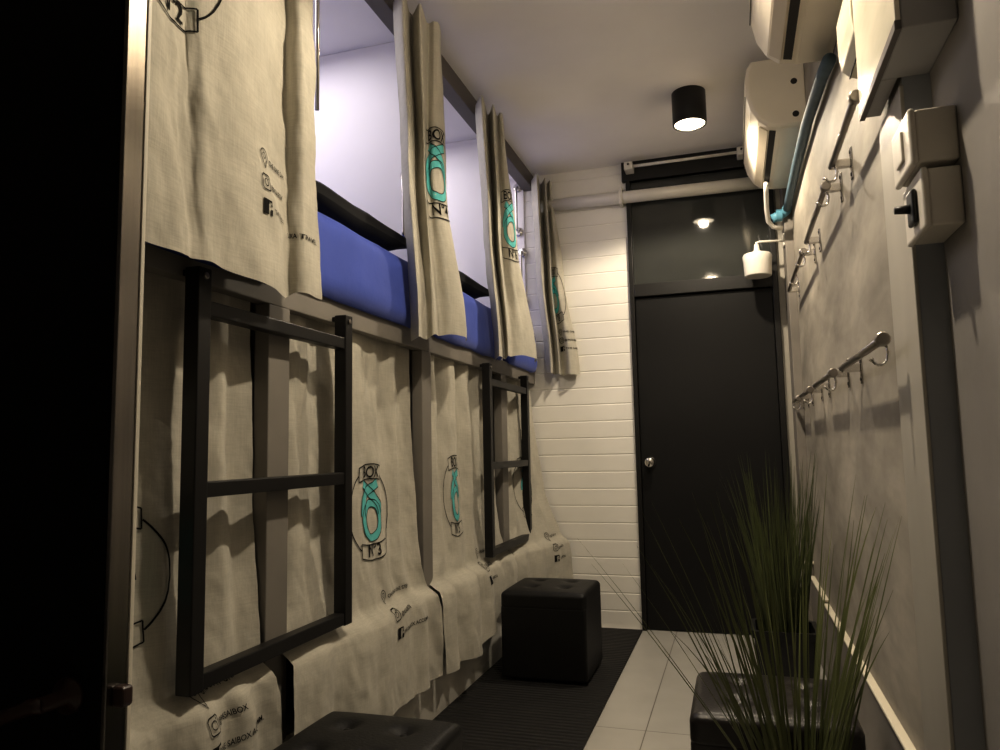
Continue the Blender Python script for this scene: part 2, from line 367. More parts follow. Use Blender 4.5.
# ------------------------------------------------------------------ curtains
class Cloth:
    """levels: [(z, [(x, y), ...])] from top to hem, the same number of control points at each level"""
    def __init__(s, levels, hem=None, wr=.005, seed=0., nu=150, nv=90):
        s.L = levels; s.hem = hem; s.wr = wr; s.seed = seed; s.nu = nu; s.nv = nv
        s.zt = levels[0][0]; s.zb = levels[-1][0]
        P = [s.raw(i/300, (s.zt+s.zb)/2) for i in range(301)]
        s.len = [0.]
        for a, b in zip(P, P[1:]): s.len.append(s.len[-1]+(b-a).length)
        s.width = s.len[-1]
    def raw(s, u, z):
        L = s.L
        for (za, A), (zb, Bp) in zip(L, L[1:]):
            if z >= zb or Bp is L[-1][1]:
                t = min(1, max(0, (za-z)/(za-zb))); break
        t = t if len(L) > 3 else sstep(t)
        a = catmull(A, u); b = catmull(Bp, u)
        return Vector((a[0]*(1-t)+b[0]*t, a[1]*(1-t)+b[1]*t, z))
    def hemz(s, u):
        if not s.hem: return s.zb
        f = u*(len(s.hem)-1); i = min(int(f), len(s.hem)-2); f = sstep(f-i)
        return s.hem[i]*(1-f)+s.hem[i+1]*f
    def pos(s, u, z):
        p = s.raw(u, z); e = .004
        a, b = s.raw(max(0, u-e), z), s.raw(min(1, u+e), z); dx = (b-a).normalized()
        n = Vector((dx.y, -dx.x, 0))
        l = u*s.width
        w = noise.noise(Vector((l*9, z*2.2, s.seed)))*s.wr*1.3+noise.noise(Vector((l*22, z*9, s.seed+5)))*s.wr*.55+noise.noise(Vector((l*40+z*25, z*30, s.seed+9)))*s.wr*.18
        fall = min(1, (s.zt-z)/.15)
        return p+n*w*fall
    def at(s, l, z, off=.0022):
        # l: length along the cloth from its first edge
        l = min(max(l, 0), s.width); k = 0
        lo, hi = 0, 300
        while hi-lo > 1:
            m = (lo+hi)//2
            if s.len[m] > l: hi = m
            else: lo = m
        f = (l-s.len[lo])/max(1e-9, s.len[hi]-s.len[lo]); u = (lo+f)/300
        e = .0015
        p = s.pos(u, z); du = s.pos(min(1, u+e), z)-s.pos(max(0, u-e), z); dv = s.pos(u, z+.004)-s.pos(u, z-.004)
        return p+du.cross(dv).normalized()*off
    def mesh(s):
        bm = bmesh.new(); g = []
        for j in range(s.nv+1):
            row = []
            for i in range(s.nu+1):
                u = i/s.nu; z = s.zt+(s.hemz(u)-s.zt)*j/s.nv
                row.append(bm.verts.new(s.pos(u, z)))
            g.append(row)
        for j in range(s.nv):
            for i in range(s.nu): bm.faces.new((g[j][i], g[j+1][i], g[j+1][i+1], g[j][i+1]))
        return bm
# --- prints, flat in cloth coordinates (l, z), then laid on the cloth
def stroke(bm, pts, w, closed=False, step=.006):
    P = [Vector(p) for p in pts]
    if closed: P.append(P[0].copy())
    Q = [P[0]]
    for a, b in zip(P, P[1:]):
        k = max(1, int((b-a).length/step))
        Q += [a.lerp(b, (i+1)/k) for i in range(k)]
    pairs = []; n = max(1, int(w/.007))
    for i, p in enumerate(Q):
        if closed and i in (0, len(Q)-1): t = Q[1]-Q[-2]
        else: t = Q[min(i+1, len(Q)-1)]-Q[max(i-1, 0)]
        t.normalize(); nn = Vector((-t.y, t.x))
        pairs.append([bm.verts.new((*(p+nn*w*(k/n-.5)), 0)) for k in range(n+1)])
    for a, b in zip(pairs, pairs[1:]):
        for k in range(n): bm.faces.new((a[k], a[k+1], b[k+1], b[k]))
def text(bm, s, x, y, size, sx=1., rot=0.):
    cu = bpy.data.curves.new('lettering', 'FONT'); cu.body = s; cu.size = size; cu.align_x = 'CENTER'; cu.align_y = 'CENTER'; cu.resolution_u = 3; cu.offset = size*.012
    o = bpy.data.objects.new('lettering', cu); C.objects.link(o); dg = bpy.context.evaluated_depsgraph_get(); dg.update()
    me = o.evaluated_get(dg).to_mesh(); 
    vs = []
    for v in me.vertices:
        px, py = v.co.x*sx, v.co.y
        vs.append(bm.verts.new((x+px*math.cos(rot)-py*math.sin(rot), y+px*math.sin(rot)+py*math.cos(rot), 0)))
    for p in me.polygons:
        try: bm.faces.new([vs[i] for i in p.vertices])
        except ValueError: pass
    o.evaluated_get(dg).to_mesh_clear(); C.objects.unlink(o); bpy.data.objects.remove(o); bpy.data.curves.remove(cu)
def circ(x, y, r, a0=0, a1=2*PI, n=40, sy=1.): return [(x+r*math.cos(a0+(a1-a0)*i/n), y+sy*r*math.sin(a0+(a1-a0)*i/n)) for i in range(n+(0 if abs(a1-a0-2*PI) < 1e-6 else 1))]
def lay(bm, cloth, l0, z0, mname, name, parent, off):
    bmesh.ops.triangulate(bm, faces=bm.faces[:])
    for _ in range(3):
        long = [e for e in bm.edges if e.calc_length() > .009]
        if not long: break
        bmesh.ops.subdivide_edges(bm, edges=long, cuts=1)
        bmesh.ops.triangulate(bm, faces=[f for f in bm.faces if len(f.verts) > 3])
    ok = []
    for f in bm.faces: ok.append(all(.004 < v.co.x+l0 < cloth.width-.004 for v in f.verts))
    bmesh.ops.delete(bm, geom=[f for f, k in zip(bm.faces[:], ok) if not k], context='FACES')
    if not bm.faces: bm.free(); return None
    for v in bm.verts: v.co = cloth.at(v.co.x+l0, v.co.y+z0, off)
    return obj(name, bm, mname, parent, smooth='keep')
def emblem(cloth, parent, l0, z0, num, R=.172, sx=1.):
    """round badge: BOX above, looped turquoise ribbon, number below"""
    k = bmesh.new(); t = bmesh.new()
    stroke(k, circ(0, 0, R, math.radians(-52), math.radians(52)), .0048); stroke(k, circ(0, 0, R, math.radians(128), math.radians(232)), .0048)
    for sgn, s in ((1, 'BOX'), (-1, 'N°'+num)):
        y0, y1 = sgn*R*.72, sgn*R*1.05; hw = R*.60
        top = [(-hw+2*hw*i/10, y1-sgn*.014*abs(i/5-1)**2) for i in range(11)]
        bot = [(-hw+2*hw*i/10, y0-sgn*.010*abs(i/5-1)**2) for i in range(11)]
        stroke(k, top, .004); stroke(k, bot, .004); stroke(k, [top[0], bot[0]], .004); stroke(k, [top[-1], bot[-1]], .004)
        text(k, s, 0, (y0+y1)/2-sgn*.004, R*.36)
    # ribbon: a ring below, two strands rising and crossing above it
    stroke(t, circ(0, -R*.20, R*.38, sy=1.), R*.17, closed=True)
    for w_, o_ in ((R*.295, 0), (R*.465, 0)): stroke(k, circ(0, -R*.20, w_, sy=1.), .003, closed=True)
    for s in (1, -1):
        P = []
        for i in range(25):
            a = i/24; P.append((s*R*(.42-.74*a+.22*math.sin(a*PI)), R*(-.08+.70*a-.08*math.sin(a*PI*1.0)*s)))
        stroke(t, P, R*.20)
        for w_ in (.103, -.103):
            Q = []
            for i, p in enumerate(P):
                a, b = Vector(P[max(0, i-1)]), Vector(P[min(24, i+1)]); d_ = (b-a).normalized(); Q.append((p[0]-d_.y*R*w_, p[1]+d_.x*R*w_))
            stroke(k, Q, .003)
    for bm in (k, t):
        for v in bm.verts: v.co.x *= sx
    lay(t, cloth, l0, z0, 'teal', 'printed_ribbon', parent, .0018); lay(k, cloth, l0, z0, 'ink', 'printed_logo', parent, .0030)
def contacts(cloth, parent, l0, z0, lines=('THE ONE DAY', '@96SAIBOX', 'THE SAIBOX'), last='SAIKA TRAVEL', s=1., rot=0.):
    p = .062*s
    def done(k, name):
        if rot: bmesh.ops.rotate(k, verts=k.verts[:], cent=(0, 0, 0), matrix=Matrix.Rotation(rot, 3, 'Z'))
        lay(k, cloth, l0, z0, 'ink', name, parent, .0026)
    k = bmesh.new()                                        # location pin
    stroke(k, circ(0, p+.006*s, .017*s, math.radians(-50), math.radians(230))+[(0, p-.026*s), (.0109*s, p-.007*s)], .0028); stroke(k, circ(0, p+.006*s, .0075*s, n=16), .0022, closed=True)
    done(k, 'printed_icon'); k = bmesh.new()               # camera icon
    q = .019*s; stroke(k, [(-q+.006, -q), (q-.006, -q), (q, -q+.006), (q, q-.006), (q-.006, q), (-q+.006, q), (-q, q-.006), (-q, -q+.006)], .0032, closed=True); stroke(k, circ(0, 0, .009*s, n=18), .0026, closed=True); stroke(k, circ(.011*s, .011*s, .0015, n=6), .002, closed=True)
    done(k, 'printed_icon'); k = bmesh.new()               # dark square icon with a cut-out f
    y = -p; a = .019*s
    for x0, x1, ya, yb in ((-a, .002*s, -a, a), (.010*s, a, -a, -.004*s), (.012*s, a, .003*s, .008*s), (.002*s, a, .014*s, a), (.016*s, a, .008*s, a), (.002*s, .004*s, .008*s, .014*s)):
        vv = [k.verts.new((x0, y+ya, 0)), k.verts.new((x1, y+ya, 0)), k.verts.new((x1, y+yb, 0)), k.verts.new((x0, y+yb, 0))]; k.faces.new(vv)
    done(k, 'printed_icon')
    for yy, t in zip((p, 0, -p), lines):
        k = bmesh.new(); w = .0145*s*len(t)*.66; text(k, t, .034*s+w/2, yy-.004*s, .0185*s); done(k, 'printed_lettering')
    if last:
        k = bmesh.new(); text(k, last, .225*s, -p*1.5, .0185*s); done(k, 'printed_lettering')
def curtain(name, label, levels, group, **kw):
    c = Cloth(levels, **kw)
    o = obj(name, c.mesh(), 'linen', smooth=True); tag(o, label, 'curtain', group)
    return c, o
GU, GL = 'linen curtains of the upper bunks', 'linen curtains of the lower bunks'
c, o = curtain('curtain', 'flat drawn linen curtain at upper left with printed number 2 at its top', [
    (2.80, [(-1.11, .96), (-1.11, 1.043), (-1.08, 1.096), (-1.095, 1.182), (-1.115, 1.232), (-1.08, 1.262), (-1.072, 1.335), (-1.085, 1.487), (-1.12, 1.622), (-1.08, 1.645), (-1.09, 1.722)]),
    (2.1, [(-1.1, .97), (-1.1, 1.047), (-1.075, 1.11), (-1.085, 1.196), (-1.11, 1.250), (-1.08, 1.282), (-1.072, 1.372), (-1.085, 1.536), (-1.13, 1.663), (-1.08, 1.675), (-1.09, 1.752)]),
    (1.49, [(-1.08, .97), (-1.08, 1.031), (-1.08, 1.13), (-1.08, 1.226), (-1.088, 1.273), (-1.08, 1.315), (-1.075, 1.401), (-1.08, 1.56), (-1.115, 1.661), (-1.08, 1.692), (-1.085, 1.785)])],
    GU, hem=[1.50, 1.50, 1.499, 1.500, 1.503, 1.495, 1.485, 1.508, 1.508], wr=.011, seed=1., nu=200)
emblem(c, o, .225, 2.168, '2', R=.165)
contacts(c, o, .555, 1.752, ('THE ONE DAY', '@96SAIBOX', 'THE SAIBOX'), 'SAIKA TRAVEL')
c, o = curtain('curtain', 'gathered linen curtain printed with turquoise ribbon emblem and number 4', [
    (2.8, [(-1.17, 2.433), (-1.1, 2.374), (-1.14, 2.533), (-1.075, 2.473), (-1.1, 2.6), (-1.07, 2.601), (-1.06, 2.64), (-1.12, 2.798)]),
    (2.2, [(-1.16, 2.475), (-1.1, 2.417), (-1.14, 2.57), (-1.08, 2.51), (-1.1, 2.585), (-1.065, 2.583), (-1.05, 2.64), (-1.11, 2.822)]),
    (1.55, [(-1.16, 2.555), (-1.1, 2.495), (-1.12, 2.607), (-1.08, 2.591), (-1.09, 2.666), (-1.05, 2.693), (-1.03, 2.798), (-1.08, 2.946)])],
    GU, hem=[1.50, 1.51, 1.53, 1.54, 1.545], seed=2.)
emblem(c, o, c.width*.70-.03, 2.168, '4', sx=.72)
c, o = curtain('curtain', 'gathered linen curtain with a dark emblem, second of the three gathered ones', [
    (2.8, [(-1.16, 3.346), (-1.09, 3.251), (-1.13, 3.461), (-1.07, 3.361), (-1.09, 3.488), (-1.065, 3.461), (-1.06, 3.496), (-1.12, 3.706)]),
    (2.2, [(-1.16, 3.438), (-1.09, 3.324), (-1.12, 3.494), (-1.065, 3.39), (-1.08, 3.486), (-1.045, 3.494), (-1.03, 3.568), (-1.09, 3.81)]),
    (1.57, [(-1.15, 3.548), (-1.08, 3.413), (-1.095, 3.56), (-1.06, 3.498), (-1.065, 3.567), (-1.02, 3.632), (-1.0, 3.818), (-1.06, 4.022)])],
    GU, hem=[1.535, 1.54, 1.55, 1.565, 1.57], seed=3.)
emblem(c, o, c.width*.66, 2.22, '6', sx=.6)
contacts(c, o, c.width*.80, 1.75, last=None, s=.9)
c, o = curtain('curtain', 'gathered linen curtain farthest back against the white plank wall', [
    (2.8, [(-1.17, 4.451), (-1.1, 4.336), (-1.13, 4.53), (-1.07, 4.422), (-1.085, 4.53), (-1.055, 4.482), (-1.05, 4.51), (-1.08, 4.54)]),
    (2.2, [(-1.15, 4.444), (-1.09, 4.363), (-1.11, 4.53), (-1.05, 4.408), (-1.06, 4.502), (-1.02, 4.471), (-0.99, 4.51), (-1.02, 4.54)]),
    (1.57, [(-1.11, 4.478), (-1.06, 4.431), (-1.07, 4.53), (-1.02, 4.45), (-1.02, 4.53), (-0.955, 4.471), (-0.905, 4.52), (-0.94, 4.54)])],
    GU, hem=[1.555, 1.55, 1.545, 1.54, 1.545], seed=4.)
emblem(c, o, c.width*.78, 2.05, '8', sx=.5)
contacts(c, o, c.width*.80, 1.76, last=None, s=.85)
# lower curtains: hang behind the board, then fall over the mattress front
def low(pts, crest, hem_pts, zt=1.56):
    """pts: plan at the top; crest: plan on the mattress edge; hem_pts: plan at the hem"""
    k = lambda A, B_, a: [(p[0]*(1-a)+q[0]*a, p[1]*(1-a)+q[1]*a) for p, q in zip(A, B_)]
    cr2 = [(b[0]+.050, b[1]) for b in crest]
    up = [(b[0]*.85+a[0]*.15-.004, a[1]) for a, b in zip(pts, crest)]
    return [(zt, pts), (1.2, k(pts, up, .25)), (.80, k(pts, up, .6)), (.64, up), (.55, crest), (.515, cr2), (.46, k(cr2, hem_pts, .6)), (.18, hem_pts)]
def fold(y0, y1, x, amps, n=None):
    n = len(amps)-1
    return [(x+a, y0+(y1-y0)*i/n) for i, a in enumerate(amps)]
def mfold(y0, y1, x, amps, k): return fold(y0, y1, x, [a*k for a in amps])
A1 = [0, -.025, .012, .022, -.02, -.035, .01, .022, -.022, .015, -.02, 0]
c, o = curtain('curtain', 'lower linen curtain behind the nearer ladder, left of the grey post', low(mfold(.97, 1.71, -1.262, A1, 1.0), mfold(.97, 1.70, -1.212, A1, .5), mfold(.97, 1.725, -1.145, A1, .6)),
    GL, hem=[.24, .24, .25, .26, .28], wr=.011, seed=11., nu=170)
emblem(c, o, .295, .825, '1', R=.15)
contacts(c, o, .505, .478, ('ONE DAY ONE STEP', '@96SAIBOX', 'THE SAIBOX ACCOMM.'), None, s=1.05, rot=.06)
A2 = [0, .02, .012, -.018, .018, .026, .020, .014, .004, .0, -.014, .014, -.02, .01]
c, o = curtain('curtain', 'lower linen curtain with turquoise emblem between the two ladders, beside the nearer one', low(mfold(1.825, 2.735, -1.262, A2, 1.), mfold(1.79, 2.77, -1.212, A2, .5), mfold(1.76, 2.80, -1.145, A2, .7)),
    GL, hem=[.25, .23, .21, .20, .20], wr=.012, seed=12., nu=190)
emblem(c, o, .555, .875, '3', R=.158)
contacts(c, o, .60, .51, ('ONE DAY ONE STEP', '@96SAIBOX', 'THE SAIBOX ACCOMM.'), None, rot=.05)
A3 = [0, .03, -.03, .03, .02, -.03, .028, -.02, .025, -.028, .02, 0]
c, o = curtain('curtain', 'lower linen curtain with narrow emblem, left of the farther ladder', low(mfold(2.87, 3.80, -1.262, A3, 1.), mfold(2.81, 3.86, -1.206, A3, .45), mfold(2.815, 3.885, -1.138, A3, .7)),
    GL, hem=[.20, .19, .18, .24, .33, .40], wr=.011, seed=13., nu=170)
emblem(c, o, .31, .88, '5', sx=.5)
contacts(c, o, .56, .53, last=None)
A4 = [0, .02, -.03, .025, -.03, .025, -.02, .01]
c, o = curtain('curtain', 'lower linen curtain behind the black cube stool, next to the plank wall',
    low(mfold(3.95, 4.52, -1.255, A4, 1.), [(x+.16*i/7, y) for i, (x, y) in enumerate(mfold(3.89, 4.53, -1.212, A4, .5))], [(x+.16*i/7, y) for i, (x, y) in enumerate(mfold(3.88, 4.53, -1.15, A4, .6))]),
    GL, hem=[.30, .26, .2, .2], wr=.010, seed=14.)
emblem(c, o, .30, .86, '7', sx=.7)
contacts(c, o, .44, .5, last=None)

# ------------------------------------------------------------------ chrome grab bars in the upper bunks
def grab(x, y, z0, z1, label, out=.05, top=True):
    t = thing('grab_handle', (x, y, z0), label, 'grab handle', 'chrome grab handles in the upper bunks')
    R = out*.5
    pts = [(x, y, z0), (x, y-out+R, z0)]+[(x, y-out+R-R*math.sin(a), z0+R-R*math.cos(a)) for a in [PI/2*i/6 for i in range(1, 7)]]
    pts += [(x, y-out+R-R*math.cos(a), z1-R+R*math.sin(a)) for a in [PI/2*i/6 for i in range(7)]]+[(x, y, z1)]
    obj('bar', T(pts, .0085, 12), 'chrome', t, smooth=True)
    for z in (z0, z1): obj('flange', lathe(bmesh.new(), (x, y-.001, z), [(.032, 0), (.032, -.005), (.024, -.012), (.011, -.015)], 24, 'y'), 'chrome', t, smooth=True)
grab(-1.275, 2.79, 1.97, 2.26, 'chrome grab handle half hidden behind curtain number 4')
grab(-1.262, 4.546, 2.03, 2.36, 'chrome grab handle with two round flanges at the far end of the last bunk')
grab(-1.285, 4.546, 2.50, 2.80, 'upper chrome grab handle behind the second gathered curtain')
t = tag(obj('chrome_pole', T([(-1.196, 1.94, 2.15), (-1.196, 1.94, 2.774)], .007, 10), 'chrome', smooth=True), 'thin bright vertical chrome pole at the right edge of the flat drawn curtain', 'pole')

# ------------------------------------------------------------------ floor mat, stools, bin, plants
o = obj('floor_mat', B(-1.212, -.575, .2, YB-.04, .0005, .010), 'mat', bevel=.003); tag(o, 'long ribbed black rubber mat on the floor along the bunks', 'mat')
def stool(x0, x1, y0, y1, z0, h, m, label):
    t = thing('cube_stool', ((x0+x1)/2, (y0+y1)/2, z0), label, 'stool', 'tufted leather cube stools')
    obj('body', B(x0+.001, x1-.001, y0+.001, y1-.001, z0+.012, z0+h-.062), m, t, bevel=.012, seg=3)
    bt = [(x0+(x1-x0)*a, y0+(y1-y0)*b) for a in (.3, .7) for b in (.3, .7)]
    bm = bmesh.new(); n = 44
    bmesh.ops.create_cube(bm, size=2.); bmesh.ops.subdivide_edges(bm, edges=bm.edges[:], cuts=n-1, use_grid_fill=True)
    for v in bm.verts:
        q = Vector(v.co); hx, hy, hz = (x1-x0)/2, (y1-y0)/2, .042; r = .022
        p = Vector((q.x*hx, q.y*hy, q.z*hz)); inn = Vector((max(-hx+r, min(hx-r, p.x)), max(-hy+r, min(hy-r, p.y)), max(-hz+r, min(hz-r, p.z))))
        dl = p-inn
        if dl.length > r: p = inn+dl.normalized()*r
        w = p+Vector(((x0+x1)/2, (y0+y1)/2, z0+h-.042))
        if q.z > .9:
            e = max(0, (1-q.x**4)*(1-q.y**4)); w.z += .012*e
            for bx, by in bt:
                d = math.hypot(w.x-bx, w.y-by); w.z -= .017*math.exp(-(d/.028)**2)
        v.co = w
    obj('cushion_top', bm, m, t, smooth=True)
    for bx, by in bt: obj('button', lathe(bmesh.new(), (bx, by, z0+h-.008), [(.010, 0), (.010, .004), (.006, .007)], 14), m, t, smooth=True)
    for a in (x0+.05, x1-.05):
        for b in (y0+.05, y1-.05): obj('foot', lathe(bmesh.new(), (a, b, z0), [(.016, 0), (.018, .0125)], 12), 'dark', t)
stool(-1.095, -.685, 3.40, 3.80, .010, .405, 'leather', 'black leather cube stool standing on the mat, farther along the bunks')
stool(-1.075, -.69, 1.44, 1.83, .010, .385, 'leather', 'black leather cube stool under the nearer ladder, only its top in frame')
stool(-.148, .265, 2.02, 2.42, 0, .395, 'leather2', 'brownish black leather cube stool on the tiles behind the grass')
def blades(n, c, rb, lean, hmin, hmax, seed, w=.0042, extra=(), sag=.25):
    r = random.Random(seed); bm = bmesh.new()
    specs = []
    for i in range(n):
        a = r.uniform(0, 2*PI); rr = rb*math.sqrt(r.random()); l = r.uniform(hmin, hmax); tilt = lean*r.random()**.8
        specs.append((c[0]+rr*math.cos(a), c[1]+rr*math.sin(a), a+r.uniform(-.5, .5), l, tilt, r.random()))
    for x, y, a, l, tilt, k in list(specs)+list(extra):
        h = Vector((math.cos(a), math.sin(a), 0)); side = Vector((-math.sin(a+.8), math.cos(a+.8), 0)); N = 9; prev = None
        for _ in range(12):
            if x+h.x*1.0*sum(math.sin(tilt*(.55+sag*3*(q/N)**2*k))*l/N for q in range(N+1)) < .345: break
            tilt *= .86
        p = Vector((x, y, c[2])); th = tilt*.55
        ww = w*(.8+.6*k)
        for j in range(N+1):
            f = j/N; half = ww*(1-f**2.2)*.5+.0003
            th2 = th+tilt*sag*3*f*f*k
            q = [bm.verts.new(p-side*half), bm.verts.new(p+h.cross(side)*half*.0+Vector((h.x, h.y, 0))*half*.35), bm.verts.new(p+side*half)]
            if prev:
                bm.faces.new((prev[0], prev[1], q[1], q[0])); bm.faces.new((prev[1], prev[2], q[2], q[1]))
            prev = q
            p = p+(Vector((0, 0, 1))*math.cos(th2)+h*math.sin(th2))*l/N; p.x += 0
    return bm
def planter(bm_name, x0, x1, y0, y1, z1, t):
    bm = bmesh.new(); prof = [(.0, .85, 0), (z1-.03, 1., 0), (z1-.03, 1.07, 0), (z1, 1.07, 0), (z1, .93, 0), (z1-.06, .90, 0)]
    rings = []
    for z, s, _ in prof:
        cx, cy, hx, hy = (x0+x1)/2, (y0+y1)/2, (x1-x0)/2*s, (y1-y0)/2*s
        ring = []
        for sx, sy in ((-1, -1), (1, -1), (1, 1), (-1, 1)):
            for dx, dy in (((0, 1), (1, 0)) if sx*sy > 0 else ((1, 0), (0, 1))):
                ring.append(bm.verts.new((cx+sx*(hx-.02*dx), cy+sy*(hy-.02*dy), z)))
        rings.append(ring)
    for a, b in zip(rings, rings[1:]):
        for k in range(8): bm.faces.new((a[k], a[(k+1) % 8], b[(k+1) % 8], b[k]))
    bm.faces.new(rings[0][::-1])
    obj(bm_name, bm, 'pot', t)
    obj('soil', B(x0+.012, x1-.012, y0+.012, y1-.012, z1-.07, z1-.045), 'soil', t)
t = thing('potted_grass', (.15, 3.31, 0), 'dense dark grass plant in a black square planter before the door', 'plant', 'artificial grass plants')
planter('planter', .035, .275, 3.20, 3.43, .34, t)
obj('blades', blades(170, (.155, 3.32, .29), .085, .42, .45, .78, 5, w=.006), 'grass2', t, smooth=True)
t = thing('potted_grass', (.10, 1.78, 0), 'sparse tall green grass plant in front of the brownish black stool', 'plant', 'artificial grass plants')
planter('planter', -.02, .22, 1.665, 1.895, .34, t)
ex = []
for tx, tz, ty in ((-.20, .936, 1.8), (-.104, .959, 1.8), (.15, .98, 1.8), (.19, 1.0, 1.78), (.241, 1.0, 1.72), (.30, .938, 1.76), (-.387, .841, 1.82), (.31, .754, 1.8), (.30, .88, 1.7), (-.33, .80, 1.7), (-.28, .78, 1.85), (.27, .95, 1.82)):
    x, y = .10+(tx-.1)*.10, 1.78+(ty-1.78)*.2; hd = math.hypot(tx-x, ty-y); vd = tz-.29
    ang = math.atan2(ty-y, tx-x); tl = math.atan2(hd, vd); ex.append((x, y, ang, math.hypot(hd, vd)*1.02, tl/.60, .15))
obj('blades', blades(88, (.10, 1.78, .29), .07, .75, .38, .70, 9, w=.0060, extra=ex), 'grass', t, smooth=True)

# ------------------------------------------------------------------ ceiling downlights
def downlight(y, label, spill):
    t = thing('downlight', (-.14, y, H), label, 'ceiling light', 'black cylinder downlights')
    bm = lathe(bmesh.new(), (-.14, y, H-.0005), [(.060, 0), (.084, 0), (.084, -.168), (.082, -.170), (.076, -.170), (.074, -.160), (.060, -.160)], 48)
    obj('housing', bm, 'steel', t, smooth=False, bevel=.001)
    obj('diffuser', lathe(bmesh.new(), (-.14, y, H-.1602), [(.073, 0), (.073, -.004), (.066, -.007)], 40), 'emit', t)
    L = bpy.data.lights.new('downlight_lamp', 'SPOT'); L.energy = 90; L.color = (1., .865, .67); L.spot_size = math.radians(150); L.spot_blend = .25; L.shadow_soft_size = .035
    lo = bpy.data.objects.new('downlight_lamp', L); C.objects.link(lo); lo.location = (-.14, y, H-.176)
    L = bpy.data.lights.new('downlight_spill', 'POINT'); L.energy = spill; L.color = (1., .86, .66); L.shadow_soft_size = .03
    lo = bpy.data.objects.new('downlight_spill', L); C.objects.link(lo); lo.location = (-.14, y, H-.182)
downlight(3.72, 'black cylinder ceiling downlight glowing in front of the door', 3.)
downlight(1.80, 'black cylinder ceiling downlight overhead, above the nearer ladder', 14.)
for o_ in [o for o in C.objects if o.name.startswith('housing')]:
    for p in o_.data.polygons: p.use_smooth = abs(p.normal.z) < .5

# cool reading lights inside the bunks
def reading(y0, y1, e):
    L = bpy.data.lights.new('bunk_lamp', 'AREA'); L.energy = e; L.color = (1., .95, .97); L.shape = 'RECTANGLE'; L.size = 1.3; L.size_y = .6
    lo = bpy.data.objects.new('bunk_lamp', L); C.objects.link(lo); lo.location = (-2.1, (y0+y1)/2, H-.03)
for (a, b), e in zip(bays, (2, 11, 11, 9)): reading(a, b, e)

# ------------------------------------------------------------------ pipe, rod, fitting near the back wall
t = thing('ceiling_pipe', (-.4, 4.5, 2.63), 'thick white pipe crossing in front of the dark transom', 'pipe')
obj('tube', T([(-1.17, 4.515, 2.645), (.36, 4.515, 2.63)], .038, 24), 'pvc', t, smooth=True)
obj('clip', B(-.615, -.595, 4.475, YB+.0, 2.59, 2.70), 'pvc', t, bevel=.003)
t = thing('ceiling_rod', (-.2, 4.42, 2.80), 'thin white rod between two square brackets under the ceiling', 'rod')
obj('bar', T([(-.53, 4.45, 2.808), (.11, 4.45, 2.808)], .009, 12), 'pvc', t, smooth=True)
for x in (-.545, .12):
    b = obj('bracket', B(x-.026, x+.026, 4.43, 4.52, 2.785, 2.835), 'pvc', t, bevel=.004)
    obj('screw', lathe(bmesh.new(), (x, 4.4295, 2.818), [(.007, 0), (.007, -.002), (.004, -.003)], 12, 'y'), 'dark', b)
t = thing('wall_fitting', (.18, 4.38, 2.05), 'white cylindrical fitting with narrow neck on a thin arm before the transom', 'wall fitting')
obj('cup', lathe(bmesh.new(), (.172, 4.38, 2.035), [(.0, .0), (.068, .0), (.074, .004), (.077, .085), (.080, .118), (.074, .130), (.030, .138), (.016, .155), (.013, .185), (.010, .19)], 36), 'pvc', t, smooth=False, bevel=.001)
obj('arm', T([(.172, 4.38, 2.212), (.172, 4.38, 2.232), (.19, 4.385, 2.238), (.3245, 4.40, 2.235)], .007, 10), 'pvc', t, smooth=True)
obj('wall_plate', B(.315, .3248, 4.37, 4.43, 2.20, 2.27), 'pvc', t, bevel=.003)
for o_ in [o for o in C.objects if o.name.startswith('cup')]:
    for p in o_.data.polygons: p.use_smooth = abs(p.normal.z) < .8

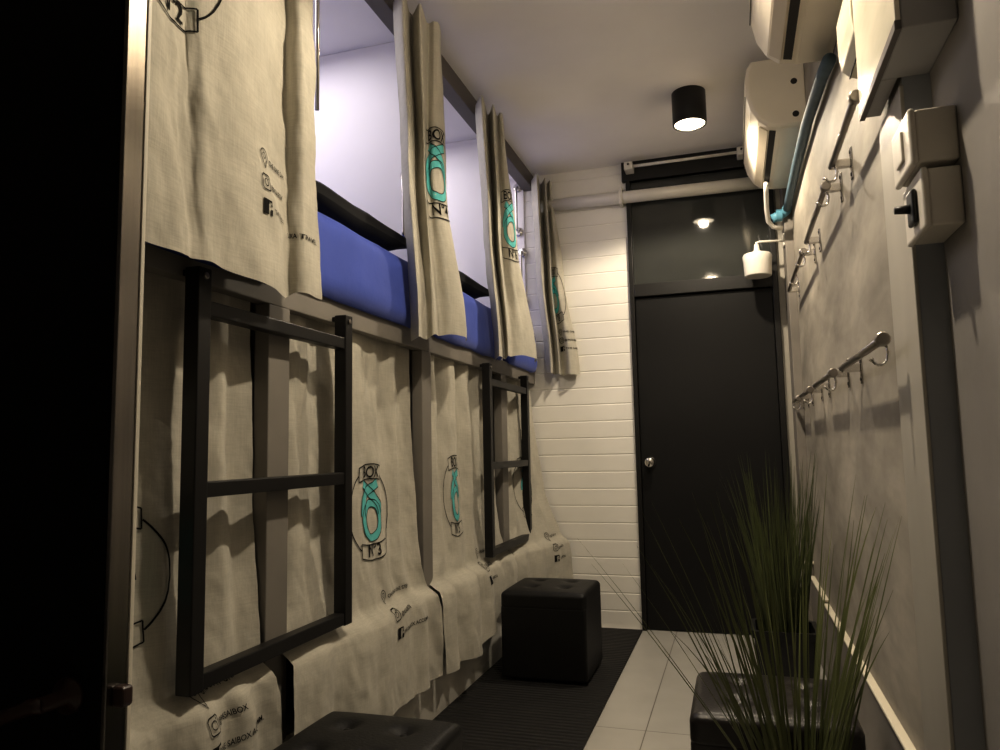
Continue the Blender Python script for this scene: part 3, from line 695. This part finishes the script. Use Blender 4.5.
# ------------------------------------------------------------------ air conditioners
def aircon(y0, y1, zb, zt, label):
    t = thing('air_conditioner', (.37, (y0+y1)/2, zb), label, 'air conditioner', 'cream wall air conditioners')
    h = zt-zb
    prof = [(.369, zb), (.255, zb+.004), (.205, zb+.014), (.168, zb+.045), (.138, zb+.10), (.122, zb+.17), (.120, zb+h*.72), (.130, zb+h*.90), (.150, zt), (.369, zt)]
    bm = bmesh.new(); ys = [y0, y0+.012, y1-.012, y1]; rings = []
    for i, y in enumerate(ys):
        s = .94 if i in (0, 3) else 1.; cx, cz = .369, (zb+zt)/2
        rings.append([bm.verts.new((cx+(x-cx)*s, y, cz+(z-cz)*s)) for x, z in prof])
    n = len(prof)
    for a, b in zip(rings, rings[1:]):
        for k in range(n): bm.faces.new((a[k], a[(k+1) % n], b[(k+1) % n], b[k]))
    bm.faces.new(rings[0][::-1]); bm.faces.new(rings[-1])
    body = obj('body', bm, 'ac', t, bevel=.004, seg=3)
    # outlet slot and louvre, hugging the curved underside
    def strip(name, a, b, off, m, ya, yb, th=.004, parent=t):
        (xa, za), (xb, zb_) = a, b; dx, dz = xb-xa, zb_-za; l = math.hypot(dx, dz); nx, nz = -abs(dz)/l, -abs(dx)/l
        pr = [(xa+nx*off, za+nz*off), (xb+nx*off, zb_+nz*off), (xb+nx*(off+th), zb_+nz*(off+th)), (xa+nx*(off+th), za+nz*(off+th))]
        return obj(name, prism_y(bmesh.new(), pr, ya, yb), m, parent, bevel=.001)
    strip('outlet_slot', (.243, zb+.0055), (.216, zb+.0115), .0004, 'dark', y0+.05, y1-.05, .002)
    strip('louver', (.212, zb+.012), (.176, zb+.038), .0006, 'ac2', y0+.05, y1-.05, .006)
    strip('lower_panel', (.35, zb+.001), (.262, zb+.004), .0004, 'ac', y0+.02, y1-.02, .003)
    obj('front_seam', B(.1175, .121, y0+.02, y1-.02, zb+.166, zb+.170), 'dark', t)
    obj('badge', B(.20, .25, y0+.0001, y0+.004, zb+.12, zb+.135), 'ac2', t)
    for x, z in ((.325, zb+.05), (.325, zb+.20)): obj('screw_hole', lathe(bmesh.new(), (x, y0+.003, z), [(.014, 0), (.014, -.004), (.008, -.005)], 16, 'y'), 'dark', t)
aircon(1.72, 2.58, 2.352, 2.66, 'nearer cream wall air conditioner, cut off by the top of the picture')
aircon(3.36, 4.22, 2.475, 2.80, 'farther cream wall air conditioner beside the transom window')
t = thing('insulated_pipe', (.33, 3.4, 2.35), 'blue grey insulated pipe running below the air conditioners along the concrete wall', 'pipe')
obj('sleeve', T([(.338, 2.40, 2.27), (.338, 2.6, 2.31), (.338, 3.1, 2.365), (.338, 3.6, 2.385), (.338, 4.1, 2.385), (.338, 4.30, 2.385)], .021, 20), 'bluepipe', t, smooth=True)
obj('elbow', T([(.338, 4.28, 2.385), (.338, 4.33, 2.385), (.325, 4.35, 2.38), (.30, 4.352, 2.37), (.262, 4.352, 2.355)], .025, 20), 'bluejoint', t, smooth=True)
obj('collar', lathe(bmesh.new(), (.30, 4.352, 2.37), [(.034, -.016), (.034, .016)], 20, 'x'), 'bluejoint', t)
o = tag(obj('drain_hose', T([(.225, 4.05, 2.462), (.225, 4.10, 2.44), (.228, 4.20, 2.37), (.236, 4.26, 2.315), (.262, 4.29, 2.29), (.31, 4.30, 2.28)], .013, 14), 'pvc', smooth=True), 'bent white drain hose below the farther air conditioner', 'hose')

# ------------------------------------------------------------------ coat rails on the concrete wall
def jhook(bm, x, y, z, s=.72):
    pts = [(x+.012*s, y, z), (x+.020*s, y, z-.030*s)]
    pts += [(x-.004*s+.020*s*math.cos(a), y, z-.050*s+.020*s*math.sin(a)) for a in [(-.15-i*.36) for i in range(8)]]
    pts += [(pts[-1][0]-.010*s, y, pts[-1][2]+.010*s)]
    r = [.0055*s]*(len(pts)-1)+[.0075*s]
    tube(bm, pts, r, 10)
def rail(y0, y1, z, label, group, ends=(1, 1), hooks=(.0, .5), x=.318):
    t = thing('coat_rail', (.37, (y0+y1)/2, z), label, 'coat rail', group)
    obj('bar', T([(x, y0, z), (x, y1, z)], .0095, 14), 'brushed', t, smooth=True)
    for e, y in zip(ends, (y0+.018, y1-.018)):
        if not e: continue
        obj('bracket_arm', B(x-.004, .3655, y-.010, y+.010, z-.014, z+.012), 'chrome', t, bevel=.003)
        pl = obj('wall_plate', B(.3656, .3697, y-.014, y+.014, z-.05, z+.045), 'chrome', t, bevel=.003)
        for dz in (-.036, .032): obj('screw', lathe(bmesh.new(), (.3656, y, z+dz), [(.006, 0), (.006, -.002), (.003, -.003)], 10, 'x'), 'dark', pl)
    k = lathe(bmesh.new(), (x, y0-.004, z), [(.013, -.008), (.016, -.005), (.016, .010), (.012, .016)], 24, 'y')
    obj('end_knob', k, 'brushed', t, smooth=False, bevel=.001)
    for f in hooks:
        bm = bmesh.new(); jhook(bm, x-.004, y0+(y1-y0)*f, z-.006); obj('hook', bm, 'chrome', t, smooth=True)
gl, gu = 'lower row of coat rails', 'upper row of coat rails'
rail(1.775, 2.42, 1.305, 'nearest rail of the lower coat rail row, largest, with a big hook at its end', gl, ends=(0, 1), hooks=(.0,))
rail(2.64, 3.20, 1.312, 'second coat rail of the lower row, counted from the pale vertical band', gl, hooks=(.02,))
rail(3.42, 3.85, 1.312, 'third coat rail of the lower row, counted from the pale vertical band', gl, hooks=(.02,))
rail(4.02, 4.33, 1.312, 'last coat rail of the lower row, next to the black door', gl, hooks=(.05,))
rail(1.875, 2.34, 1.905, 'nearest coat rail of the upper row, beside the grey cabinet', gu, ends=(0, 1), hooks=(.93,), x=.315)
rail(2.52, 3.20, 1.905, 'second coat rail of the upper row, with shiny brackets and hooks', gu, hooks=(.03, .95))
rail(3.36, 4.20, 1.905, 'farthest coat rail of the upper row, towards the door', gu, hooks=(.04, .5))

# ------------------------------------------------------------------ boxes near the camera on the right
t = thing('electric_cabinet', (.42, 1.55, 1.85), 'large light grey electric cabinet high on the nearer right wall', 'electric cabinet')
bm = B(.328, .4195, 1.445, 1.653, 1.835, 2.25); box(bm, .328, .3605, 1.6532, 1.84, 1.835, 2.25)
obj('body', bm, 'cabinet', t, bevel=.003)
obj('side_panel', B(.318, .3275, 1.445, 1.845, 1.851, 2.25), 'tube', t, bevel=.002)
obj('bottom_lip', B(.316, .3278, 1.443, 1.847, 1.832, 1.8505), 'beam', t, bevel=.001)
t = thing('cable_cover', (.37, 2.0, 2.04), 'shiny pale plastic cover along the top of the concrete wall beside the grey cabinet', 'cable cover')
obj('cover', prism_y(bmesh.new(), [(.3695, 2.03), (.338, 2.04), (.318, 2.06), (.312, 2.10), (.312, 2.19), (.3695, 2.19)], 1.85, 2.06), 'tube', t, bevel=.004, seg=3)
obj('seam', B(.3345, .337, 1.855, 2.055, 2.036, 2.0395), 'dark', t)
def swbox(z0, z1, x0, label, kind):
    t = thing('switch_box', (.42, 1.57, z0), label, 'switch box', 'surface mounted switch boxes')
    obj('housing', B(x0+.012, .4195, 1.50, 1.645, z0, z1), 'socket', t, bevel=.005, seg=3)
    pl = obj('face_plate', B(x0, x0+.0125, 1.496, 1.649, z0-.003, z1+.003), 'socket', t, bevel=.006, seg=3)
    zc = (z0+z1)/2
    if kind == 'switch':
        obj('rocker', B(x0-.005, x0+.001, 1.545, 1.60, zc-.03, zc+.03), 'socket', t, bevel=.003)
    else:
        obj('plug', B(x0-.010, x0-.0002, 1.535, 1.58, zc-.036, zc+.030), 'plug', t, bevel=.004)
        obj('plug_stem', T([(x0-.010, 1.557, zc-.004), (x0-.036, 1.557, zc-.004)], [.009, .007], 12), 'plug', t, smooth=True)
swbox(1.597, 1.70, .338, 'upper white switch box beside the pale vertical band', 'switch')
swbox(1.475, 1.585, .352, 'lower white switch box with a black plug in it', 'plug')

# ------------------------------------------------------------------ world, camera
w = bpy.data.worlds.new('dim_room'); scene.world = w; w.use_nodes = True
w.node_tree.nodes['Background'].inputs['Color'].default_value = (.9, .8, .65, 1); w.node_tree.nodes['Background'].inputs['Strength'].default_value = .012
yaw, pit, rol = (math.radians(a) for a in (17.52, 5.82, -1.12))
f = Vector((-math.sin(yaw)*math.cos(pit), math.cos(yaw)*math.cos(pit), math.sin(pit))); rt = Vector((math.cos(yaw), math.sin(yaw), 0)); up = rt.cross(f)
r2 = math.cos(rol)*rt+math.sin(rol)*up; u2 = -math.sin(rol)*rt+math.cos(rol)*up
cam = bpy.data.cameras.new('camera'); co = bpy.data.objects.new('camera', cam); C.objects.link(co)
cam.sensor_width = 36; cam.lens = 737*36/1000; cam.clip_start = .02
co.matrix_world = Matrix(((r2.x, u2.x, -f.x, 0), (r2.y, u2.y, -f.y, 0), (r2.z, u2.z, -f.z, 1.08), (0, 0, 0, 1)))
scene.camera = co
scene.view_settings.view_transform = 'Standard'; scene.view_settings.look = 'None'; scene.view_settings.exposure = .10; scene.view_settings.gamma = .86
